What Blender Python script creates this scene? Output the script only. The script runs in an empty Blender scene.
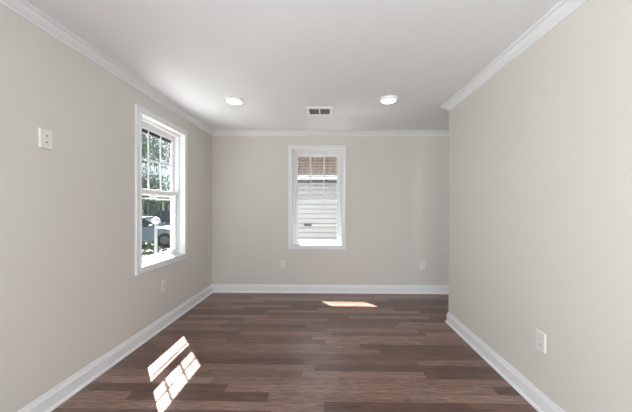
import bpy, bmesh, math, random
from mathutils import Vector, Matrix, Euler
random.seed(7)
S = bpy.context.scene
COL = S.collection

# ---------------------------------------------------------------- room numbers
H = 2.44
XL, XR, XE = -1.758, 1.3586, 3.7      # left wall, near right wall, far wall of the side recess
YB, YR, YN = 4.005, 2.978, -3.6       # back wall, end of the right wall, rear wall
WT = 0.16                             # outer wall thickness
PT = 0.13                             # partition thickness
GZ = -0.60                            # ground level outside

# ---------------------------------------------------------------- camera
cam_d = bpy.data.cameras.new('camera')
cam = bpy.data.objects.new('camera', cam_d)
COL.objects.link(cam)
cam.location = (0, 0, 1.2793)
yaw, pitch, roll = 0.0126, 0.0041, 0.0027
cam.rotation_euler = (Matrix.Rotation(yaw, 4, 'Z') @ Matrix.Rotation(math.pi/2 - pitch, 4, 'X')
                      @ Matrix.Rotation(roll, 4, 'Z')).to_euler()
cam_d.sensor_fit = 'HORIZONTAL'
cam_d.sensor_width = 36.0
cam_d.lens = 264.2928/632*36.0
cam_d.shift_x = -(324.34-316)/632
cam_d.shift_y = (209.589-206)/632
cam_d.clip_start = 0.02
S.camera = cam

# ---------------------------------------------------------------- light
S.view_settings.view_transform = 'Standard'
S.view_settings.look = 'None'
S.view_settings.gamma = 1.0
S.view_settings.use_curve_mapping = False
S.view_settings.exposure = 0.37
S.cycles.use_denoising = True
S.cycles.max_bounces = 14
S.cycles.diffuse_bounces = 8
S.cycles.transparent_max_bounces = 16
S.cycles.caustics_reflective = False

world = bpy.data.worlds.new('sky'); S.world = world
world.use_nodes = True
wn = world.node_tree.nodes; wl = world.node_tree.links
wn.clear()
wo = wn.new('ShaderNodeOutputWorld'); wb = wn.new('ShaderNodeBackground')
wb.inputs['Color'].default_value = (0.80, 0.90, 1.0, 1); wb.inputs['Strength'].default_value = 1.05
wl.new(wb.outputs[0], wo.inputs[0])

def lamp(name, kind, loc, direction, energy, color=(1, 1, 1), **kw):
    d = bpy.data.lights.new(name, kind)
    d.energy = energy; d.color = color
    for k, v in kw.items(): setattr(d, k, v)
    o = bpy.data.objects.new(name, d); COL.objects.link(o)
    o.location = loc
    o.rotation_euler = Vector(direction).to_track_quat('-Z', 'Y').to_euler()
    return o
SUN = (1.0, -1.19, -2.42)
lamp('sun', 'SUN', (-8, 10, 20), SUN, 46.0, (1.0, 0.97, 0.94), angle=0.009)
# added fill lamps shining in through made-up openings out of view
lamp('left_rear_fill', 'AREA', (XL - 0.78, -1.95, 1.15), (1, 0.38, 0.5), 225.0, (0.89, 0.957, 1.0),
     shape='RECTANGLE', size=1.9, size_y=1.5)
lamp('right_rear_fill', 'AREA', (XR + PT + 0.55, -1.75, 1.2), (-1, 0.15, 0.5), 110.0, (0.885, 0.952, 1.0),
     shape='RECTANGLE', size=1.9, size_y=1.5)
lamp('rear_fill', 'AREA', (0.95, YN - 0.48, 1.1), (0, 1, 0.3), 70.0, (0.885, 0.952, 1.0),
     shape='RECTANGLE', size=0.7, size_y=1.9)
lamp('recess_fill', 'AREA', (XE + 0.03, 2.0, 1.45), (-1, 0.1, 0.2), 2.0, (0.885, 0.952, 1.0),  # added fill for the side recess, no window known there
     shape='RECTANGLE', size=0.9, size_y=1.2)
# added spots in place of sun glinting off a car and the paving
lamp('car_glint_spot', 'SPOT', (-3.9, 4.75, -0.35), (2.85, -2.67, 2.79), 50.0, (1, 1, 1), spot_size=0.45, spot_blend=0.9, shadow_soft_size=0.12)
lamp('paving_glint_spot', 'SPOT', (-0.89, 5.11, -0.1), (1.09, -1.5, 2.54), 80.0, (1, 1, 1), spot_size=0.5, spot_blend=1.0, shadow_soft_size=0.15)

# ---------------------------------------------------------------- materials
def mat(name, color, rough=0.6, metal=0.0, bump=0.0, bscale=80.0, emit=None, es=0.0, var=0.0, vscale=3.0, spec=0.5):
    m = bpy.data.materials.new(name); m.use_nodes = True
    nt = m.node_tree; b = nt.nodes['Principled BSDF']
    b.inputs['Base Color'].default_value = (*color, 1)
    b.inputs['Roughness'].default_value = rough
    b.inputs['Metallic'].default_value = metal
    b.inputs['Specular IOR Level'].default_value = spec
    if emit:
        b.inputs['Emission Color'].default_value = (*emit, 1)
        b.inputs['Emission Strength'].default_value = es
    tc = nt.nodes.new('ShaderNodeTexCoord')
    if var > 0:
        n = nt.nodes.new('ShaderNodeTexNoise'); n.inputs['Scale'].default_value = vscale
        n.inputs['Detail'].default_value = 5
        nt.links.new(tc.outputs['Object'], n.inputs['Vector'])
        r = nt.nodes.new('ShaderNodeMix'); r.data_type = 'RGBA'
        r.inputs[6].default_value = (*[c*(1-var) for c in color], 1)
        r.inputs[7].default_value = (*[min(1, c*(1+var)) for c in color], 1)
        nt.links.new(n.outputs['Fac'], r.inputs[0]); nt.links.new(r.outputs[2], b.inputs['Base Color'])
    if bump > 0:
        n = nt.nodes.new('ShaderNodeTexNoise'); n.inputs['Scale'].default_value = bscale
        n.inputs['Detail'].default_value = 3
        nt.links.new(tc.outputs['Object'], n.inputs['Vector'])
        bp = nt.nodes.new('ShaderNodeBump'); bp.inputs['Strength'].default_value = bump
        bp.inputs['Distance'].default_value = 0.002
        nt.links.new(n.outputs['Fac'], bp.inputs['Height']); nt.links.new(bp.outputs[0], b.inputs['Normal'])
    return m

M = {}
M['wall'] = mat('greige_wall_paint', (0.590, 0.566, 0.528), 0.55, bump=0.05, bscale=180, var=0.012, vscale=1.2, spec=0.3)
M['ceiling'] = mat('white_ceiling_paint', (0.785, 0.795, 0.81), 0.7, bump=0.05, bscale=150, var=0.01, spec=0.2)
M['trim'] = mat('white_semigloss_trim', (0.72, 0.725, 0.735), 0.32, bump=0.02, bscale=40)
M['vinyl'] = mat('white_vinyl', (0.74, 0.74, 0.75), 0.35, bump=0.02, bscale=60)
M['plate'] = mat('white_plastic_plate', (0.67, 0.665, 0.64), 0.3, bump=0.01)
M['slot'] = mat('dark_slot', (0.05, 0.05, 0.05), 0.5, var=0.1)
M['hole'] = mat('grey_hole', (0.16, 0.16, 0.15), 0.5, var=0.1)
M['gasket'] = mat('black_gasket', (0.015, 0.015, 0.015), 0.6, var=0.1)
M['duct'] = mat('grey_duct', (0.24, 0.24, 0.24), 0.6, var=0.1)
M['vent'] = mat('white_vent_enamel', (0.88, 0.88, 0.88), 0.4, bump=0.01)
M['lens'] = mat('glowing_lens', (0.9, 0.9, 0.88), 0.4, emit=(1, 0.98, 0.94), es=2.6, bump=0.01)
M['screw'] = mat('painted_screw', (0.6, 0.6, 0.58), 0.35, metal=0.3, bump=0.01)
M['siding'] = mat('white_vinyl_siding', (0.46, 0.465, 0.49), 0.6, bump=0.05, bscale=20, var=0.03)
M['siding_grey'] = mat('grey_siding', (0.20, 0.215, 0.225), 0.6, bump=0.05, bscale=20, var=0.05)
M['gutter'] = mat('cream_gutter', (0.78, 0.73, 0.64), 0.4, var=0.03)
M['soffit'] = mat('shade_dark_soffit', (0.035, 0.03, 0.027), 0.6, var=0.05)  # near-black: shadow line under the neighbour's gutter put into the colour
M['pipe'] = mat('white_conduit', (0.85, 0.85, 0.85), 0.4, var=0.03)
M['darkmetal'] = mat('dark_metal', (0.06, 0.06, 0.065), 0.4, metal=0.6, var=0.1)
M['grass'] = mat('lawn', (0.055, 0.07, 0.04), 0.9, var=0.35, vscale=4, bump=0.3, bscale=30)
M['paving'] = mat('pale_paving', (0.13, 0.13, 0.13), 0.85, var=0.1, vscale=3)
M['pale_bounce'] = mat('pale_bounce', (0.60, 0.60, 0.60), 0.85, var=0.06, vscale=3)  # pale so the added slab throws sunlight indoors
M['asphalt'] = mat('asphalt', (0.075, 0.078, 0.085), 0.85, var=0.15, vscale=6, bump=0.2, bscale=60)
M['bark'] = mat('bark', (0.045, 0.035, 0.028), 0.9, var=0.3, vscale=12, bump=0.5, bscale=30)
M['leaf'] = mat('pale_green_leaves', (0.04, 0.07, 0.035), 0.6, var=0.5, vscale=2.0)
M['leaf_pale'] = mat('silvery_leaves', (0.17, 0.22, 0.17), 0.7, var=0.6, vscale=2.5)
M['leaf_dark'] = mat('dark_green_leaves', (0.03, 0.06, 0.03), 0.6, var=0.5, vscale=3.0)
M['car_white'] = mat('silver_white_car_paint', (0.16, 0.20, 0.24), 0.3, var=0.02)
M['car_blue'] = mat('slate_blue_car_paint', (0.05, 0.07, 0.11), 0.25, var=0.02)
M['car_glass'] = mat('car_window_glass', (0.02, 0.03, 0.035), 0.08, var=0.05)
M['tyre'] = mat('tyre_rubber', (0.015, 0.015, 0.015), 0.8, var=0.1)
M['hub'] = mat('alloy_hub', (0.12, 0.12, 0.13), 0.35, metal=0.8, var=0.05)
M['lamp_red'] = mat('tail_lamp', (0.35, 0.02, 0.02), 0.3, var=0.1)
M['porch_roof'] = mat('grey_shingles', (0.06, 0.062, 0.065), 0.95, var=0.25, vscale=8, bump=0.3)
M['white_post'] = mat('white_post_paint', (0.65, 0.68, 0.70), 0.5, var=0.03)
M['house_glass'] = mat('dark_house_pane', (0.03, 0.04, 0.045), 0.1, var=0.1)
M['globe'] = mat('white_globe_glass', (0.30, 0.31, 0.32), 0.3, var=0.02)

def glass_mat():
    m = bpy.data.materials.new('clear_window_glass'); m.use_nodes = True
    nt = m.node_tree; nt.nodes.clear()
    o = nt.nodes.new('ShaderNodeOutputMaterial'); mx = nt.nodes.new('ShaderNodeMixShader')
    t = nt.nodes.new('ShaderNodeBsdfTransparent'); t.inputs[0].default_value = (0.95, 0.965, 0.96, 1)
    g = nt.nodes.new('ShaderNodeBsdfGlossy'); g.inputs['Roughness'].default_value = 0.02
    lw = nt.nodes.new('ShaderNodeLayerWeight'); lw.inputs[0].default_value = 0.5
    pw = nt.nodes.new('ShaderNodeMath'); pw.operation = 'POWER'; pw.inputs[1].default_value = 5
    ad = nt.nodes.new('ShaderNodeMath'); ad.operation = 'MULTIPLY_ADD'; ad.inputs[1].default_value = 0.9; ad.inputs[2].default_value = 0.035
    nt.links.new(lw.outputs['Facing'], pw.inputs[0]); nt.links.new(pw.outputs[0], ad.inputs[0])
    nt.links.new(ad.outputs[0], mx.inputs[0]); nt.links.new(t.outputs[0], mx.inputs[1])
    nt.links.new(g.outputs[0], mx.inputs[2]); nt.links.new(mx.outputs[0], o.inputs[0])
    return m
M['glass'] = glass_mat()

def wood_floor():
    m = bpy.data.materials.new('dark_hardwood_planks'); m.use_nodes = True
    nt = m.node_tree; N = nt.nodes; L = nt.links; b = N['Principled BSDF']
    def math_(op, a, c=None):
        n = N.new('ShaderNodeMath'); n.operation = op
        for i, v in ((0, a), (1, c)):
            if v is None: continue
            if isinstance(v, (int, float)): n.inputs[i].default_value = v
            else: L.new(v, n.inputs[i])
        return n.outputs[0]
    tc = N.new('ShaderNodeTexCoord'); sp = N.new('ShaderNodeSeparateXYZ')
    L.new(tc.outputs['Object'], sp.inputs[0])
    W = 0.083
    ry = math_('DIVIDE', sp.outputs['Y'], W)
    row = math_('FLOOR', ry); fy = math_('FRACT', ry)
    wn1 = N.new('ShaderNodeTexWhiteNoise'); wn1.noise_dimensions = '1D'; L.new(row, wn1.inputs['W'])
    off = math_('MULTIPLY', wn1.outputs['Value'], 7.3)
    px = math_('DIVIDE', math_('ADD', sp.outputs['X'], off), 0.95)
    px = math_('ADD', px, 40.0)
    ix = math_('FLOOR', px); fx = math_('FRACT', px)
    cm = N.new('ShaderNodeCombineXYZ'); L.new(ix, cm.inputs[0]); L.new(row, cm.inputs[1])
    wn2 = N.new('ShaderNodeTexWhiteNoise'); wn2.noise_dimensions = '2D'; L.new(cm.outputs[0], wn2.inputs['Vector'])
    # grain, shifted for each plank
    gx = math_('ADD', math_('MULTIPLY', sp.outputs['X'], 2.2), math_('MULTIPLY', wn2.outputs['Value'], 31.0))
    gy = math_('ADD', math_('MULTIPLY', sp.outputs['Y'], 34.0), math_('MULTIPLY', wn2.outputs['Value'], 17.0))
    cg = N.new('ShaderNodeCombineXYZ'); L.new(gx, cg.inputs[0]); L.new(gy, cg.inputs[1])
    g1 = N.new('ShaderNodeTexNoise'); g1.inputs['Scale'].default_value = 1.5; g1.inputs['Detail'].default_value = 6
    g1.inputs['Distortion'].default_value = 2.2
    L.new(cg.outputs[0], g1.inputs['Vector'])
    g2 = N.new('ShaderNodeTexNoise'); g2.inputs['Scale'].default_value = 6.0; g2.inputs['Detail'].default_value = 4
    L.new(cg.outputs[0], g2.inputs['Vector'])
    ramp = N.new('ShaderNodeValToRGB')
    e = ramp.color_ramp.elements
    e[0].position = 0.0; e[0].color = (0.088, 0.040, 0.028, 1)
    e[1].position = 1.0; e[1].color = (0.240, 0.150, 0.118, 1)
    k = e.new(0.45); k.color = (0.148, 0.078, 0.057, 1)
    k = e.new(0.75); k.color = (0.198, 0.116, 0.089, 1)
    L.new(wn2.outputs['Value'], ramp.inputs[0])
    gr = N.new('ShaderNodeMapRange'); L.new(g1.outputs['Fac'], gr.inputs[0])
    gr.inputs[1].default_value = 0.3; gr.inputs[2].default_value = 0.7
    gr.inputs[3].default_value = 0.50; gr.inputs[4].default_value = 1.55
    gr2 = N.new('ShaderNodeMapRange'); L.new(g2.outputs['Fac'], gr2.inputs[0])
    gr2.inputs[1].default_value = 0.35; gr2.inputs[2].default_value = 0.65
    gr2.inputs[3].default_value = 0.76; gr2.inputs[4].default_value = 1.22
    gg = math_('MULTIPLY', gr.outputs[0], gr2.outputs[0])
    # joints
    dy = math_('MINIMUM', fy, math_('SUBTRACT', 1.0, fy))
    dx = math_('MINIMUM', fx, math_('SUBTRACT', 1.0, fx))
    jy = math_('GREATER_THAN', dy, 0.02); jx = math_('GREATER_THAN', dx, 0.0018)
    j = math_('MULTIPLY', jy, jx)
    jj = math_('ADD', math_('MULTIPLY', j, 0.5), 0.5)
    tot = math_('MULTIPLY', gg, jj)
    mul = N.new('ShaderNodeVectorMath'); mul.operation = 'SCALE'
    L.new(ramp.outputs['Color'], mul.inputs[0]); L.new(tot, mul.inputs['Scale'])
    L.new(mul.outputs[0], b.inputs['Base Color'])
    rr = N.new('ShaderNodeMapRange'); L.new(g1.outputs['Fac'], rr.inputs[0])
    rr.inputs[3].default_value = 0.26; rr.inputs[4].default_value = 0.42
    L.new(rr.outputs[0], b.inputs['Roughness'])
    bp = N.new('ShaderNodeBump'); bp.inputs['Strength'].default_value = 0.25; bp.inputs['Distance'].default_value = 0.0015
    L.new(math_('ADD', j, math_('MULTIPLY', g2.outputs['Fac'], 0.4)), bp.inputs['Height'])
    L.new(bp.outputs[0], b.inputs['Normal'])
    b.inputs['Specular IOR Level'].default_value = 0.6
    b.inputs['Coat Weight'].default_value = 0.25; b.inputs['Coat Roughness'].default_value = 0.22
    return m
M['wood'] = wood_floor()

def shingle_mat():
    m = mat('tan_roof_shingles', (0.13, 0.09, 0.065), 1.0, spec=0.0)
    nt = m.node_tree; N = nt.nodes; L = nt.links; b = N['Principled BSDF']
    tc = N.new('ShaderNodeTexCoord'); br = N.new('ShaderNodeTexBrick')
    br.inputs['Color1'].default_value = (0.075, 0.058, 0.046, 1); br.inputs['Color2'].default_value = (0.050, 0.043, 0.041, 1)
    br.inputs['Mortar'].default_value = (0.008, 0.006, 0.005, 1); br.inputs['Scale'].default_value = 1.0
    br.inputs['Brick Width'].default_value = 0.30; br.inputs['Row Height'].default_value = 0.14
    br.inputs['Mortar Size'].default_value = 0.015
    L.new(tc.outputs['Object'], br.inputs['Vector']); L.new(br.outputs['Color'], b.inputs['Base Color'])
    return m
M['shingle'] = shingle_mat()

# ---------------------------------------------------------------- helpers
def link(name, bm, material, parent=None, smooth=False, bevel=0.0):
    bmesh.ops.recalc_face_normals(bm, faces=bm.faces[:])
    me = bpy.data.meshes.new(name); bm.to_mesh(me); bm.free()
    mats = material if isinstance(material, (list, tuple)) else [material]
    for mm in mats: me.materials.append(mm)
    if smooth:
        for p in me.polygons: p.use_smooth = True
    o = bpy.data.objects.new(name, me); COL.objects.link(o)
    if parent:
        o.parent = parent
    if bevel:
        md = o.modifiers.new('bevel', 'BEVEL'); md.width = bevel; md.segments = 2; md.limit_method = 'ANGLE'
    return o

def props(o, label=None, cat=None, group=None, kind=None):
    if label: o['label'] = label
    if cat: o['category'] = cat
    if group: o['group'] = group
    if kind: o['kind'] = kind
    return o

def empty(name, loc=(0, 0, 0), **kw):
    o = bpy.data.objects.new(name, None); COL.objects.link(o); o.location = loc
    o.empty_display_size = 0.1
    return props(o, **kw)

def box(bm, x0, x1, y0, y1, z0, z1, T=None, mi=0):
    vs = []
    for x in (x0, x1):
        for y in (y0, y1):
            for z in (z0, z1):
                p = Vector((x, y, z))
                vs.append(bm.verts.new(T(p) if T else p))
    for f in ((0, 1, 3, 2), (4, 6, 7, 5), (0, 4, 5, 1), (2, 3, 7, 6), (0, 2, 6, 4), (1, 5, 7, 3)):
        bm.faces.new([vs[i] for i in f]).material_index = mi

def cyl(bm, p0, p1, r0, r1=None, n=20, mi=0):
    r1 = r0 if r1 is None else r1
    p0, p1 = Vector(p0), Vector(p1); d = (p1-p0).normalized()
    a = d.orthogonal().normalized(); b = d.cross(a)
    A = [bm.verts.new(p0+(a*math.cos(t)+b*math.sin(t))*r0) for t in [2*math.pi*i/n for i in range(n)]]
    B = [bm.verts.new(p1+(a*math.cos(t)+b*math.sin(t))*r1) for t in [2*math.pi*i/n for i in range(n)]]
    for i in range(n):
        bm.faces.new((A[i], A[(i+1) % n], B[(i+1) % n], B[i])).material_index = mi
    bm.faces.new(A).material_index = mi; bm.faces.new(B[::-1]).material_index = mi

def lathe(bm, prof, center=(0, 0, 0), n=32, T=None):
    rings = []
    for r, z in prof:
        rings.append([bm.verts.new((lambda p: T(p) if T else p)(Vector((center[0]+r*math.cos(2*math.pi*i/n),
                     center[1]+r*math.sin(2*math.pi*i/n), center[2]+z)))) for i in range(n)])
    for a, b in zip(rings, rings[1:]):
        for i in range(n): bm.faces.new((a[i], a[(i+1) % n], b[(i+1) % n], b[i]))
    bm.faces.new(rings[0][::-1]); bm.faces.new(rings[-1])

def ring_sweep(bm, rects, T, closed=True):
    """rects: (u0,u1,z0,z1,d) loops, bridged in order; closed joins last to first."""
    R = []
    for u0, u1, z0, z1, d in rects:
        R.append([bm.verts.new(T(Vector(p))) for p in ((u0, d, z0), (u1, d, z0), (u1, d, z1), (u0, d, z1))])
    n = len(R)
    for k in range(n if closed else n-1):
        a, b = R[k], R[(k+1) % n]
        for i in range(4): bm.faces.new((a[i], a[(i+1) % 4], b[(i+1) % 4], b[i]))

def run(bm, prof, path):
    """sweep a (out, up) profile along a floor path whose left-hand side is the room; mitred corners."""
    pts = [Vector((p[0], p[1], 0)) for p in path]
    z = path[0][2]; n = len(pts); secs = []
    for i, p in enumerate(pts):
        d0 = (pts[i]-pts[i-1]).normalized() if i > 0 else (pts[1]-pts[0]).normalized()
        d1 = (pts[i+1]-pts[i]).normalized() if i < n-1 else d0
        n0 = Vector((-d0.y, d0.x, 0)); n1 = Vector((-d1.y, d1.x, 0))
        m = (n0+n1); m = m/(m.dot(n0))
        secs.append([bm.verts.new(p+m*o+Vector((0, 0, z+u))) for o, u in prof])
    k = len(prof)
    for a, b in zip(secs, secs[1:]):
        for i in range(k): bm.faces.new((a[i], a[(i+1) % k], b[(i+1) % k], b[i]))
    bm.faces.new(secs[0][::-1]); bm.faces.new(secs[-1])

# ---------------------------------------------------------------- the shell
bm = bmesh.new(); box(bm, XL-WT, XE+WT, YN-WT, YB+WT, -0.2, 0.0)
props(link('floor', bm, M['wood']), 'dark brown hardwood plank floor', kind='structure')
bm = bmesh.new(); box(bm, XL-WT, XE+WT, YN-WT, YB+WT, H, H+0.2)
props(link('ceiling', bm, M['ceiling']), 'flat white ceiling', kind='structure')

OUT, WW, WZ0, WZ1 = 0.05, 0.875, 0.6602, 2.2302   # wall hole inset from the casing edge, casing width, casing bottom and top
LW0, BW0 = 2.387, -0.600                          # where each window's casing starts along its wall

def wall_with_holes(name, T, u0, u1, holes, thick=WT, label=None):
    bm = bmesh.new(); u = u0
    for a, b, z0, z1 in sorted(holes):
        box(bm, u, a, 0, thick, 0, H, T)
        box(bm, a, b, 0, thick, 0, z0, T); box(bm, a, b, 0, thick, z1, H, T)
        u = b
    box(bm, u, u1, 0, thick, 0, H, T)
    bmesh.ops.remove_doubles(bm, verts=bm.verts[:], dist=1e-5)
    return props(link(name, bm, M['wall']), label, kind='structure')
TL = lambda p: Vector((XL-p.y, p.x, p.z))      # left wall: u along +Y, depth towards -X
TB = lambda p: Vector((p.x, YB+p.y, p.z))      # back wall: u along +X, depth towards +Y
TN = lambda p: Vector((p.x, YN-p.y, p.z))      # rear wall
hole = lambda a: (a+OUT, a+WW-OUT, WZ0+OUT, WZ1-OUT)
wall_with_holes('wall_left', TL, YN, YB, [hole(LW0), (-2.7, -0.7, 0.55, 2.15)], label='greige painted left wall')
wall_with_holes('wall_back', TB, XL-WT, XE+WT, [hole(BW0)], label='greige painted back wall')
wall_with_holes('wall_rear', TN, XL-WT, XE+WT, [(0.6, 1.3, 0.1, 2.1)], label='greige painted rear wall')
wall_with_holes('wall_right', lambda p: Vector((XR+p.y, p.x, p.z)), YN, YR, [(-2.7, -0.7, 0.55, 2.15)], PT,
                'greige right wall ending short of the back wall')
wall_with_holes('wall_recess', lambda p: Vector((XE+p.y, p.x, p.z)), YN, YB, [(1.5, 2.5, 0.8, 2.1)], WT,
                'greige end wall of the side recess')

# baseboards (with shoe moulding) and crown
base = [(0, 0), (0.027, 0), (0.027, 0.006), (0.024, 0.014), (0.019, 0.019), (0.014, 0.021), (0.014, 0.088),
        (0.0125, 0.094), (0.009, 0.099), (0.009, 0.103), (0.0065, 0.110), (0.0055, 0.121), (0.003, 0.124), (0, 0.124)]
crown = [(0, 0), (0.004, 0), (0.007, 0.004), (0.007, 0.010), (0.012, 0.016), (0.022, 0.024), (0.034, 0.036),
         (0.042, 0.048), (0.047, 0.052), (0.056, 0.053), (0.060, 0.057), (0.066, 0.060), (0.066, 0.0665), (0, 0.0665)]
CZ = H - 0.0665
def trimrun(name, prof, path, label):
    bm = bmesh.new(); run(bm, prof, path)
    props(link(name, bm, M['trim']), label, kind='structure')
# direction of travel keeps the room on the left-hand side
trimrun('baseboard_left', base, [(XL, YB-0.0001, 0), (XL, YN, 0)], 'white baseboard with shoe moulding on the left wall')
trimrun('baseboard_back', base, [(XE, YB, 0), (XL, YB, 0)], 'white baseboard with shoe moulding on the back wall')
trimrun('baseboard_right', base, [(XR, YN, 0), (XR, YR, 0), (XR+PT, YR, 0), (XR+PT, YN, 0)],
        'white baseboard wrapping the end of the right wall')
trimrun('trim_1', crown, [(XL, YB-0.0001, CZ), (XL, YN, CZ)], 'white crown moulding above the left wall')
trimrun('trim_2', crown, [(XE, YB, CZ), (XL, YB, CZ)], 'white crown moulding above the back wall')
trimrun('trim_3', crown, [(XR, YN, CZ), (XR, YR, CZ), (XR+PT, YR, CZ), (XR+PT, YN, CZ)],
        'white crown moulding wrapping the end of the right wall')

# ---------------------------------------------------------------- windows
def window(name, T, u0, label, gasket=False):
    root = empty(name, T(Vector((u0+WW/2, 0, WZ0))), label=label, kind='structure')
    inv = Matrix.Translation(root.location).inverted()
    TT = lambda p: inv @ T(p)
    a, b, z0, z1 = u0, u0+WW, WZ0, WZ1
    R = lambda i, d: (a+i, b-i, z0+i, z1-i, d)
    bm = bmesh.new()
    ring_sweep(bm, [R(0, 0), R(0, -.013), R(.004, -.018), R(.040, -.018), R(.044, -.012), R(.048, -.012), R(.052, -.022),
                    R(.062, -.022), R(.066, -.018), R(.066, 0.012), R(.051, 0.012), R(.051, 0)], TT)
    link('casing', bm, M['trim'], root)
    bm = bmesh.new()
    ring_sweep(bm, [R(.067, .013), R(.067, .040), R(.074, .046), R(.090, .046), R(.090, .055), R(.086, .058), R(.086, .088),
                    R(.090, .091), R(.090, .124), R(.070, .126), R(.070, .155), R(.051, .155), R(.051, .013)], TT)
    link('frame', bm, M['vinyl'], root)
    gi = 0.132                                   # glass edge from the casing edge
    ga, gb = a+gi, b-gi
    def sash(nm, d0, d1, sz0, sz1, gz0, gz1):
        bm = bmesh.new(); i = 0.0905
        sa, sb = a+i, b-i
        ring_sweep(bm, [(sa, sb, sz0, sz1, d0), (ga-.010, gb+.010, gz0-.010, gz1+.010, d0), (ga, gb, gz0, gz1, d0+.008),
                        (ga, gb, gz0, gz1, d1-.008), (ga-.008, gb+.008, gz0-.008, gz1+.008, d1), (sa, sb, sz0, sz1, d1)], TT)
        s = link(nm, bm, M['vinyl'], root)
        bm = bmesh.new(); dm = (d0+d1)/2
        box(bm, ga-.004, gb+.004, dm-.002, dm+.002, gz0-.004, gz1+.004, TT)
        link('pane', bm, M['glass'], s)
        return s, dm
    zl0, zl1 = z0+.0905, 1.466
    lo, dl = sash('lower_sash', .058, .088, zl0, zl1, .790, 1.418)
    up, du = sash('upper_sash', .093, .123, 1.408, z1-.0905, 1.474, 2.083)
    bm = bmesh.new()
    for k in (1, 2):
        c = ga+(gb-ga)*k/3
        box(bm, c-.009, c+.009, du-.008, du-.0025, 1.474, 2.083, TT)
    c = (1.474+2.083)/2
    box(bm, ga, gb, du-.0085, du-.003, c-.009, c+.009, TT)
    link('muntin_grid', bm, M['vinyl'], up)
    # sash lock and tilt latches on the meeting rail
    bm = bmesh.new(); c = (a+b)/2
    box(bm, c-.028, c+.028, .062, .084, zl1, zl1+.010, TT); box(bm, c-.006, c+.024, .058, .074, zl1+.010, zl1+.016, TT)
    link('sash_lock', bm, M['plate'], lo, bevel=0.002)
    for uu in (ga+.02, gb-.02):
        bm = bmesh.new(); box(bm, uu-.022, uu+.022, .062, .076, zl1, zl1+.005, TT)
        link('tilt_latch', bm, M['plate'], lo, bevel=0.001)
    bm = bmesh.new(); box(bm, c-.20, c+.20, .050, .058, zl0+.006, zl0+.014, TT)
    link('lift_rail', bm, M['vinyl'], lo, bevel=0.002)
    if gasket:
        bm = bmesh.new(); box(bm, ga, gb, du+.004, du+.014, 2.050, 2.083, TT)
        link('weatherstrip', bm, M['gasket'], up)
        bm = bmesh.new(); i = .071
        ring_sweep(bm, [(a+i, b-i, z0+i, 1.386, .139), (a+i+.014, b-i-.014, z0+i+.014, 1.373, .139),
                        (a+i+.014, b-i-.014, z0+i+.014, 1.373, .148), (a+i, b-i, z0+i, 1.386, .148)], TT)
        link('screen_frame', bm, M['vent'], root)
    return root
window('window_1', TL, LW0, 'white double-hung window in the left wall', True)
window('window_2', TB, BW0, 'white double-hung window in the back wall')

# framed openings added behind the camera to let in the fill lamps
def plain_frame(name, T, u0, u1, z0, z1, label):
    root = empty(name, T(Vector(((u0+u1)/2, 0, z0))), label=label, kind='structure')
    inv = Matrix.Translation(root.location).inverted(); TT = lambda p: inv @ T(p)
    bm = bmesh.new(); R = lambda i, d: (u0+i, u1-i, z0+i, z1-i, d)
    ring_sweep(bm, [R(-.06, 0), R(-.06, -.018), R(0.001, -.018), R(0.001, .0), R(.001, .005)], TT)
    link('casing', bm, M['trim'], root)
    return root
plain_frame('fill_opening_left', TL, -2.7, -0.7, 0.55, 2.15, 'added white-framed opening in the left wall behind the camera, for fill light')
plain_frame('fill_opening_right', lambda p: Vector((XR+p.y, p.x, p.z)), -2.7, -0.7, 0.55, 2.15, 'added white-framed opening in the right wall behind the camera, for fill light')
plain_frame('fill_opening_rear', TN, 0.6, 1.3, 0.1, 2.1, 'added white-framed opening in the rear wall, for fill light')

# ---------------------------------------------------------------- ceiling fittings
def disc_light(x, y, label):
    root = empty('ceiling_light', (x, y, H), label=label, cat='ceiling light', group='round ceiling lights')
    bm = bmesh.new()
    lathe(bm, [(.092, -.0005), (.095, -.006), (.094, -.018), (.088, -.024), (.078, -.026), (.074, -.024), (.074, -.012)][::-1], n=48)
    link('trim_ring', bm, M['vent'], root, smooth=False)
    bm = bmesh.new()
    lathe(bm, [(.073, -.010), (.0738, -.024), (.066, -.028), (.04, -.030), (.012, -.031)], n=48)
    link('lens', bm, M['lens'], root, smooth=True)
    return root
disc_light(-1.000, 2.815, 'round glowing ceiling light to the left of the air vent')
disc_light(0.642, 2.805, 'round glowing ceiling light to the right of the air vent')

def vent(x0, x1, y0, y1):
    cx, cy = (x0+x1)/2, (y0+y1)/2; w, d = (x1-x0)/2, (y1-y0)/2
    root = empty('ceiling_vent', (cx, cy, H), label='white rectangular air vent with two dark louvre banks on the ceiling', cat='vent')
    bm = bmesh.new()
    ix, iy, m = w-.034, d-.055, .009
    R = lambda X, Y, z: (X, Y, z)
    def flat(x0, x1, y0, y1, z0=-.008, z1=-.0005): box(bm, x0, x1, y0, y1, z0, z1)
    flat(-w, w, -d, -iy); flat(-w, w, iy, d); flat(-w, -ix, -iy, iy); flat(ix, w, -iy, iy); flat(-m, m, -iy, iy)
    link('face_plate', bm, M['vent'], root)
    bm = bmesh.new(); box(bm, -ix, ix, -iy, iy, -.002, -.0006)
    link('duct_opening', bm, M['duct'], root)
    for s in (-1, 1):
        a, b = (m, ix) if s > 0 else (-ix, -m)
        bm = bmesh.new(); n = 9
        for k in range(n):
            c = a+(b-a)*(k+.5)/n
            T = lambda p, c=c: Vector((c+p.x*math.cos(.5)-p.z*math.sin(.5), p.y, -.0055+p.x*math.sin(.5)*.6+p.z))
            box(bm, -.0045, .0045, -iy, iy, -.0006, .0006, T)
        link('louvre_bank', bm, M['hole'], root)
vent(-.255, .055, 3.015, 3.30)

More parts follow.
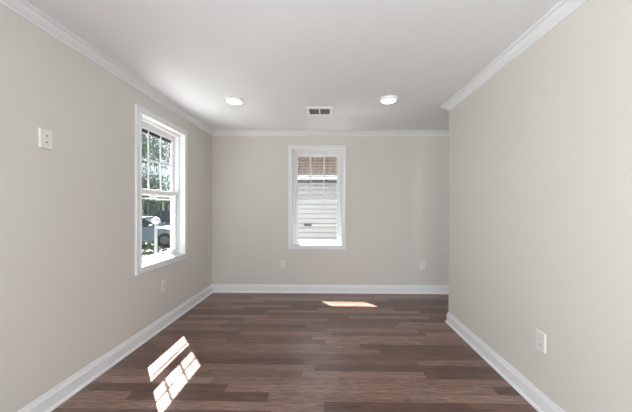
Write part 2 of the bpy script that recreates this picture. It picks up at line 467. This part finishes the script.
# ---------------------------------------------------------------- wall plates
def outlet(T, u, z, label, group='duplex outlets'):
    root = empty('wall_outlet', T(Vector((u, 0, z))), label=label, cat='outlet', group=group)
    inv = Matrix.Translation(root.location).inverted(); TT = lambda p: inv @ T(p+Vector((u, 0, z)))
    bm = bmesh.new(); w, h = .0375, .061
    ring_sweep(bm, [(-w, w, -h, h, 0), (-w, w, -h, h, -.004), (-w+.004, w-.004, -h+.004, h-.004, -.0075),
                    (-.018, .018, -.036, .036, -.0075), (-.018, .018, -.036, .036, 0)], TT)
    link('cover_plate', bm, M['plate'], root)
    for s in (-1, 1):
        bm = bmesh.new(); c = s*.0195
        box(bm, -.0165, .0165, -.009, -.0002, c-.0145, c+.0145, TT)
        r = link('receptacle', bm, M['plate'], root, bevel=.003)
        bm = bmesh.new()
        box(bm, -.0075, -.0055, -.0094, -.0085, c-.002, c+.006, TT); box(bm, .0055, .0075, -.0094, -.0085, c-.002, c+.006, TT)
        box(bm, -.002, .002, -.0094, -.0085, c-.010, c-.006, TT)
        link('slot', bm, M['slot'], r)
    bm = bmesh.new(); box(bm, -.0175, .0175, -.0076, -.0004, -.0045, .0045, TT)
    link('yoke', bm, M['plate'], root)
    return root
TR = lambda p: Vector((XR+p.y, p.x, p.z))       # right wall: depth towards +X
outlet(TL, 2.815, 0.452, 'white outlet on the left wall below the left window')
outlet(TB, -0.677, 0.436, 'white outlet on the back wall near the left corner')
outlet(TB, 1.434, 0.430, 'white outlet on the back wall right of the back window')
outlet(TR, 1.692, 0.440, 'white outlet low on the near right wall')

root = empty('wall_plate', TL(Vector((1.622, 0, 1.706))), label='white wall plate with two small dark holes high on the left wall', cat='wall plate')
inv = Matrix.Translation(root.location).inverted(); TT = lambda p: inv @ TL(p+Vector((1.622, 0, 1.706)))
bm = bmesh.new(); w, h = .0385, .0605
ring_sweep(bm, [(-w, w, -h, h, 0), (-w, w, -h, h, -.007), (-w+.004, w-.004, -h+.004, h-.004, -.011), (-.004, .004, -.004, .004, -.0112),
                (-.003, .003, -.003, .003, -.0112)], TT, closed=False)
box(bm, -.0035, .0035, -.0111, -.002, -.0035, .0035, TT)
link('cover_plate', bm, M['plate'], root)
for s, off in ((1, .0015), (-1, .0)):
    bm = bmesh.new(); c = s*.020
    A = inv @ TL(Vector((1.622+off, -.0105, 1.706+c))); B = inv @ TL(Vector((1.622+off, -.0122, 1.706+c)))
    cyl(bm, A, B, .0048, n=16)
    link('screw_hole', bm, M['slot'], root)

# ---------------------------------------------------------------- outside
bm = bmesh.new(); box(bm, -40, 40, YN-8, 60, GZ-.3, GZ)
props(link('ground', bm, M['grass']), 'grass yard outside', kind='structure')
bm = bmesh.new(); box(bm, -40, -4.6, 9.5, 17.0, GZ+.002, GZ+.03)
props(link('driveway', bm, M['asphalt']), 'asphalt parking strip outside the left window', kind='structure')
bm = bmesh.new(); box(bm, -3.4, 4.5, YB+WT+.05, 7.0, GZ+.001, GZ+.03)  # unseen strip added so bounced sunlight stays grey, not grass green
props(link('bounce_path', bm, M['paving']), 'grey paving added between the two houses to bounce neutral light', kind='structure')
bm = bmesh.new(); box(bm, -5.2, XL-WT-.05, -2.0, 5.6, GZ+.001, GZ+.04)  # unseen slab added to bounce sunlight up to the ceiling
props(link('bounce_slab', bm, M['pale_bounce']), 'unseen pale slab added beside the left wall to bounce sunlight', kind='structure')
# this house's own eave beyond the back wall
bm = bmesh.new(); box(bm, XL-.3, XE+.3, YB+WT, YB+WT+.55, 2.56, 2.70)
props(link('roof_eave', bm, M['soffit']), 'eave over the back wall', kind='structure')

# neighbour's house seen through the back window
NY = 7.0
nb = empty('neighbour_house', (0, NY, GZ), label='white lap-sided house with a tan shingle roof outside the back window', cat='house')
def nbm(bm, nm, m, par=nb, **kw):
    bmesh.ops.translate(bm, verts=bm.verts[:], vec=-Vector((0, NY, GZ)))
    return link(nm, bm, m, par, **kw)
bm = bmesh.new(); z = GZ; ex = .125
x0, x1, ztop = -3.6, 4.5, 2.02
while z < ztop:
    zt = min(z+ex, ztop)
    zg = zt-.020
    prof = [(NY-.034, z), (NY-.014, zg), (NY+.03, zg), (NY+.03, zt), (NY+.1, zt), (NY+.1, z)]
    A = [bm.verts.new((x0, py_, pz_)) for py_, pz_ in prof]; B = [bm.verts.new((x1, py_, pz_)) for py_, pz_ in prof]
    for i in range(6): bm.faces.new((A[i], A[(i+1) % 6], B[(i+1) % 6], B[i]))
    bm.faces.new(A[::-1]); bm.faces.new(B)
    z = zt
nbm(bm, 'siding', M['siding'])
bm = bmesh.new(); box(bm, x0, x1, NY-.42, NY+.1, 1.955, 2.05)  # front edge lowered to draw the shadow line below the gutter
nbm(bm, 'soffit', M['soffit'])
bm = bmesh.new(); ey, ez = NY-.45, 2.10
prof = [(0, -.10), (.09, -.10), (.115, -.05), (.12, 0), (.108, 0), (.10, -.05), (.08, -.088), (.01, -.088), (.01, 0), (0, 0)]
A = [bm.verts.new((x0, ey+.06-o, ez+u)) for o, u in prof]; B = [bm.verts.new((x1, ey+.06-o, ez+u)) for o, u in prof]
for i in range(len(prof)): bm.faces.new((A[i], A[(i+1) % len(prof)], B[(i+1) % len(prof)], B[i]))
bm.faces.new(A[::-1]); bm.faces.new(B)
nbm(bm, 'gutter', M['gutter'])
bm = bmesh.new(); n = 22; sl = .50
for k in range(n):       # courses of shingles as real steps
    y0 = ey+.02+k*.125; z0 = ez+k*.125*sl
    v = [bm.verts.new(p) for p in ((x0, y0, z0), (x1, y0, z0), (x1, y0, z0+.022), (x0, y0, z0+.022),
                                   (x0, y0+.14, z0+.14*sl), (x1, y0+.14, z0+.14*sl), (x1, y0+.14, z0+.14*sl+.004), (x0, y0+.14, z0+.14*sl+.004))]
    for f in ((0, 1, 2, 3), (4, 7, 6, 5), (3, 2, 6, 7), (0, 4, 5, 1), (0, 3, 7, 4), (1, 5, 6, 2)): bm.faces.new([v[i] for i in f])
nbm(bm, 'roof', M['shingle'])
bm = bmesh.new(); zc = .845
cyl(bm, (-.42, NY-.065, zc), (.62, NY-.065, zc+.012), .016, n=12)
p = nbm(bm, 'conduit', M['pipe'], smooth=True)
bm = bmesh.new(); box(bm, -.62, -.42, NY-.09, NY-.035, zc-.03, zc+.03)
q = nbm(bm, 'junction_box', M['darkmetal'])

# the scene outside the left window
def tree(name, x, y, h, crown, m, nleaf, label, cat='tree', leaf=.13, seed=1, trunk_r=.14):
    rnd = random.Random(seed)
    root = empty(name, (x, y, GZ), label=label, cat=cat)
    bm = bmesh.new(); cyl(bm, (0, 0, 0), (0.05, 0, h*.62), trunk_r, trunk_r*.6, 10)
    for k in range(9):
        t = rnd.uniform(0, 6.28); zb = h*rnd.uniform(.28, .6); r = rnd.uniform(.6, 1.0)
        e = Vector((math.cos(t)*crown[0]*r, math.sin(t)*crown[1]*r, zb+rnd.uniform(.0, .35)*h))
        cyl(bm, (0.03, 0, zb), e, .055, .012, 7)
    link('trunk', bm, M['bark'], root)
    bm = bmesh.new()
    blobs = [(rnd.uniform(-1, 1)*crown[0]*.8, rnd.uniform(-1, 1)*crown[1]*.8, h*crown[2]+rnd.uniform(-.5, 1)*h*(1-crown[2])*.95) for _ in range(26)]
    for k in range(nleaf):
        b = rnd.choice(blobs); c = Vector(b)+Vector([rnd.gauss(0, 1)*s for s in (crown[0]*.20, crown[1]*.20, h*.055)])
        s = leaf*rnd.uniform(.6, 1.3)
        q = Euler((rnd.uniform(0, 6.28), rnd.uniform(0, 6.28), rnd.uniform(0, 6.28))).to_matrix()
        vs = [bm.verts.new(c+q@Vector(p)*s) for p in ((-.5, 0, 0), (0, -.28, .06), (.55, 0, 0), (0, .28, .06))]
        bm.faces.new(vs)
    me_o = link('foliage', bm, m, root)
    return root
tree('tree', -14.6, 19.2, 9.5, (3.4, 1.9, .50), M['leaf_pale'], 16000, 'tall silvery-leaved tree seen through the left window', seed=3, leaf=.19)
tree('tree', -7.2, 18.2, 8.0, (2.4, 1.9, .50), M['leaf_pale'], 9000, 'green leafy tree at the right of the left window view', seed=5, leaf=.19)

def bush(x, y, r, h, m, n, label, seed):
    rnd = random.Random(seed)
    root = empty('bush', (x, y, GZ), label=label, cat='bush', group='bushes outside the left window')
    bm = bmesh.new()
    for k in range(7):
        t = rnd.uniform(0, 6.28); cyl(bm, (0, 0, 0), (math.cos(t)*r*.6, math.sin(t)*r*.6, h*.8), .014, .005, 6)
    link('stems', bm, M['bark'], root)
    bm = bmesh.new()
    for k in range(n):
        a = rnd.uniform(0, 6.28); rr = r*math.sqrt(rnd.random()); zz = h*rnd.random()**.7*math.sqrt(max(.05, 1-(rr/r)**2*.8))
        c = Vector((rr*math.cos(a), rr*math.sin(a), zz)); s = .09*rnd.uniform(.6, 1.3)
        q = Euler((rnd.uniform(0, 6.28), rnd.uniform(0, 6.28), rnd.uniform(0, 6.28))).to_matrix()
        bm.faces.new([bm.verts.new(c+q@Vector(p)*s) for p in ((-.5, 0, 0), (0, -.28, .06), (.55, 0, 0), (0, .28, .06))])
    link('foliage', bm, m, root)
bush(-4.95, 7.25, .55, .98, M['leaf'], 900, 'low green bush at the bottom left of the left window view', 11)
bush(-4.10, 6.1, .50, .90, M['leaf_dark'], 800, 'darker low bush at the bottom right of the left window view', 12)

def car(x, y, rz, paint, label, tall=False):
    root = empty('car', (x, y, GZ+.03), label=label, cat='car', group='cars parked outside the left window')
    root.rotation_euler = (0, 0, rz)
    L2, W2 = 2.25, .88
    hb = .95 if not tall else 1.05; hr = 1.42 if not tall else 1.72
    bm = bmesh.new()
    side = [(-L2, .35), (-L2+.05, .72), (-L2+.25, .84), (-L2+1.15, hb), (L2-.55, hb), (L2-.08, .86), (L2, .6), (L2-.03, .32), (L2-.3, .22), (-L2+.2, .22)]
    secs = []
    for yy, ins in ((-W2, .05), (-W2+.07, 0), (W2-.07, 0), (W2, .05)):
        secs.append([bm.verts.new((px*(1-ins*.3), yy, .22+(pz-.22)*(1-ins))) for px, pz in side])
    k = len(side)
    for a, b in zip(secs, secs[1:]):
        for i in range(k): bm.faces.new((a[i], a[(i+1) % k], b[(i+1) % k], b[i]))
    bm.faces.new(secs[0][::-1]); bm.faces.new(secs[-1])
    link('body', bm, paint, root, bevel=.03)
    def cabin(s, zt, zb, ins, nm, m):
        bm = bmesh.new()
        pr = [(-L2+1.10-s, zb), (-L2+1.75-s, zt), (L2-1.05+s, zt), (L2-.45+s, zb)]
        rows = []
        for sy in (-1, 1):
            rows.append([bm.verts.new((px, sy*(W2-.05-ins-(.14 if pz == zt else 0)), pz)) for px, pz in pr])
        for i in range(4): bm.faces.new((rows[0][i], rows[0][(i+1) % 4], rows[1][(i+1) % 4], rows[1][i]))
        bm.faces.new(rows[0][::-1]); bm.faces.new(rows[1])
        return link(nm, bm, m, root, bevel=.03)
    cabin(0, hr-.05, hb-.02, 0, 'windows', M['car_glass'])
    bm = bmesh.new(); box(bm, -L2+1.72, L2-1.02, -W2+.17, W2-.17, hr-.06, hr)
    for sy in (-1, 1):
        for px in (-.1, 1.0):
            T = lambda p, px=px, sy=sy: Vector((px+p.x, sy*(W2-.045-.14*(p.z-hb)/(hr-.05-hb))+p.y, p.z))
            box(bm, -.03, .03, -.012, .012, hb-.02, hr-.05, T)
    link('roof', bm, paint, root, bevel=.02)
    for px in (-L2+.82, L2-.85):
        for sy in (-1, 1):
            bm = bmesh.new(); cyl(bm, (px, sy*(W2-.16), .33), (px, sy*(W2+.02), .33), .33, n=28)
            w = link('wheel', bm, M['tyre'], root, bevel=.02)
            bm = bmesh.new(); cyl(bm, (px, sy*(W2+.0), .33), (px, sy*(W2+.03), .33), .20, n=16)
            link('hubcap', bm, M['hub'], w)
    for sy in (-1, 1):
        bm = bmesh.new(); box(bm, L2-.05, L2+.01, sy*.60-.14, sy*.60+.14, .62, .78)
        link('tail_lamp', bm, M['lamp_red'], root, bevel=.01)
        bm = bmesh.new(); box(bm, -L2+.0, -L2+.16, sy*.62-.16, sy*.62+.16, .60, .74)
        link('headlamp', bm, M['globe'], root, bevel=.02)
        bm = bmesh.new(); box(bm, -.95, -.80, sy*(W2+.08)-.09, sy*(W2+.08)+.09, hb-.02, hb+.12)
        link('wing_mirror', bm, paint, root, bevel=.02)
car(-9.35, 12.9, math.radians(196), M['car_white'], 'pale silver car parked nearest outside the left window')
car(-8.6, 15.8, math.radians(178), M['car_blue'], 'dark blue-grey car parked behind the silver one outside the left window', tall=True)

# low grey house with a porch, beyond the cars
hs = empty('porch_house', (-9.5, 22.5, GZ), label='grey house with a porch roof beyond the parked cars', cat='house')
def hb_(nm, m, *bx, par=hs, **kw):
    bm = bmesh.new()
    for b_ in bx: box(bm, *b_)
    bmesh.ops.translate(bm, verts=bm.verts[:], vec=-Vector((-9.5, 22.5, GZ)))
    return link(nm, bm, m, par, **kw)
hb_('wall', M['siding_grey'], (-22, -4, 22.5, 25, GZ, 2.13))
bm = bmesh.new()
pr = [(20.5, 2.12), (25.2, 3.35), (25.2, 2.12)]
A = [bm.verts.new((-22.3, py_, pz_)) for py_, pz_ in pr]; B = [bm.verts.new((-3.7, py_, pz_)) for py_, pz_ in pr]
for i in range(3): bm.faces.new((A[i], A[(i+1) % 3], B[(i+1) % 3], B[i]))
bm.faces.new(A[::-1]); bm.faces.new(B)
bmesh.ops.translate(bm, verts=bm.verts[:], vec=-Vector((-9.5, 22.5, GZ)))
link('porch_roof', bm, M['porch_roof'], hs)
hb_('fascia', M['white_post'], (-22.3, -3.7, 20.42, 20.5, 1.9, 2.14))
for px in (-18.3, -16.4, -14.5, -12.6, -10.7, -8.8, -6.9, -5.0):
    hb_('porch_post', M['white_post'], (px-.08, px+.08, 20.7, 20.86, GZ, 2.12))
for px in (-17.5, -15.5, -13.6, -11.7, -9.7, -7.8):
    f = hb_('house_window', M['white_post'], (px-.5, px+.5, 22.42, 22.5, .6, 1.8))
    hb_('pane', M['house_glass'], (px-.42, px+.42, 22.40, 22.42, .68, 1.72), par=f)

hs.location.y += 2.4

# white-domed lamp on a post between window and cars
px, py = -3.60, 5.50
lp = empty('post_lamp', (px, py, GZ), label='white-domed lamp on a short grey post outside the left window', cat='lamp')
bm = bmesh.new(); cyl(bm, (0, 0, 0), (0, 0, 1.55), .035, .03, 14)
link('post', bm, M['siding_grey'], lp)
bm = bmesh.new(); lathe(bm, [(.03, 1.55), (.075, 1.57), (.085, 1.61), (.07, 1.65), (.04, 1.68), (.015, 1.69)], n=24)
link('dome', bm, M['globe'], lp, smooth=True)
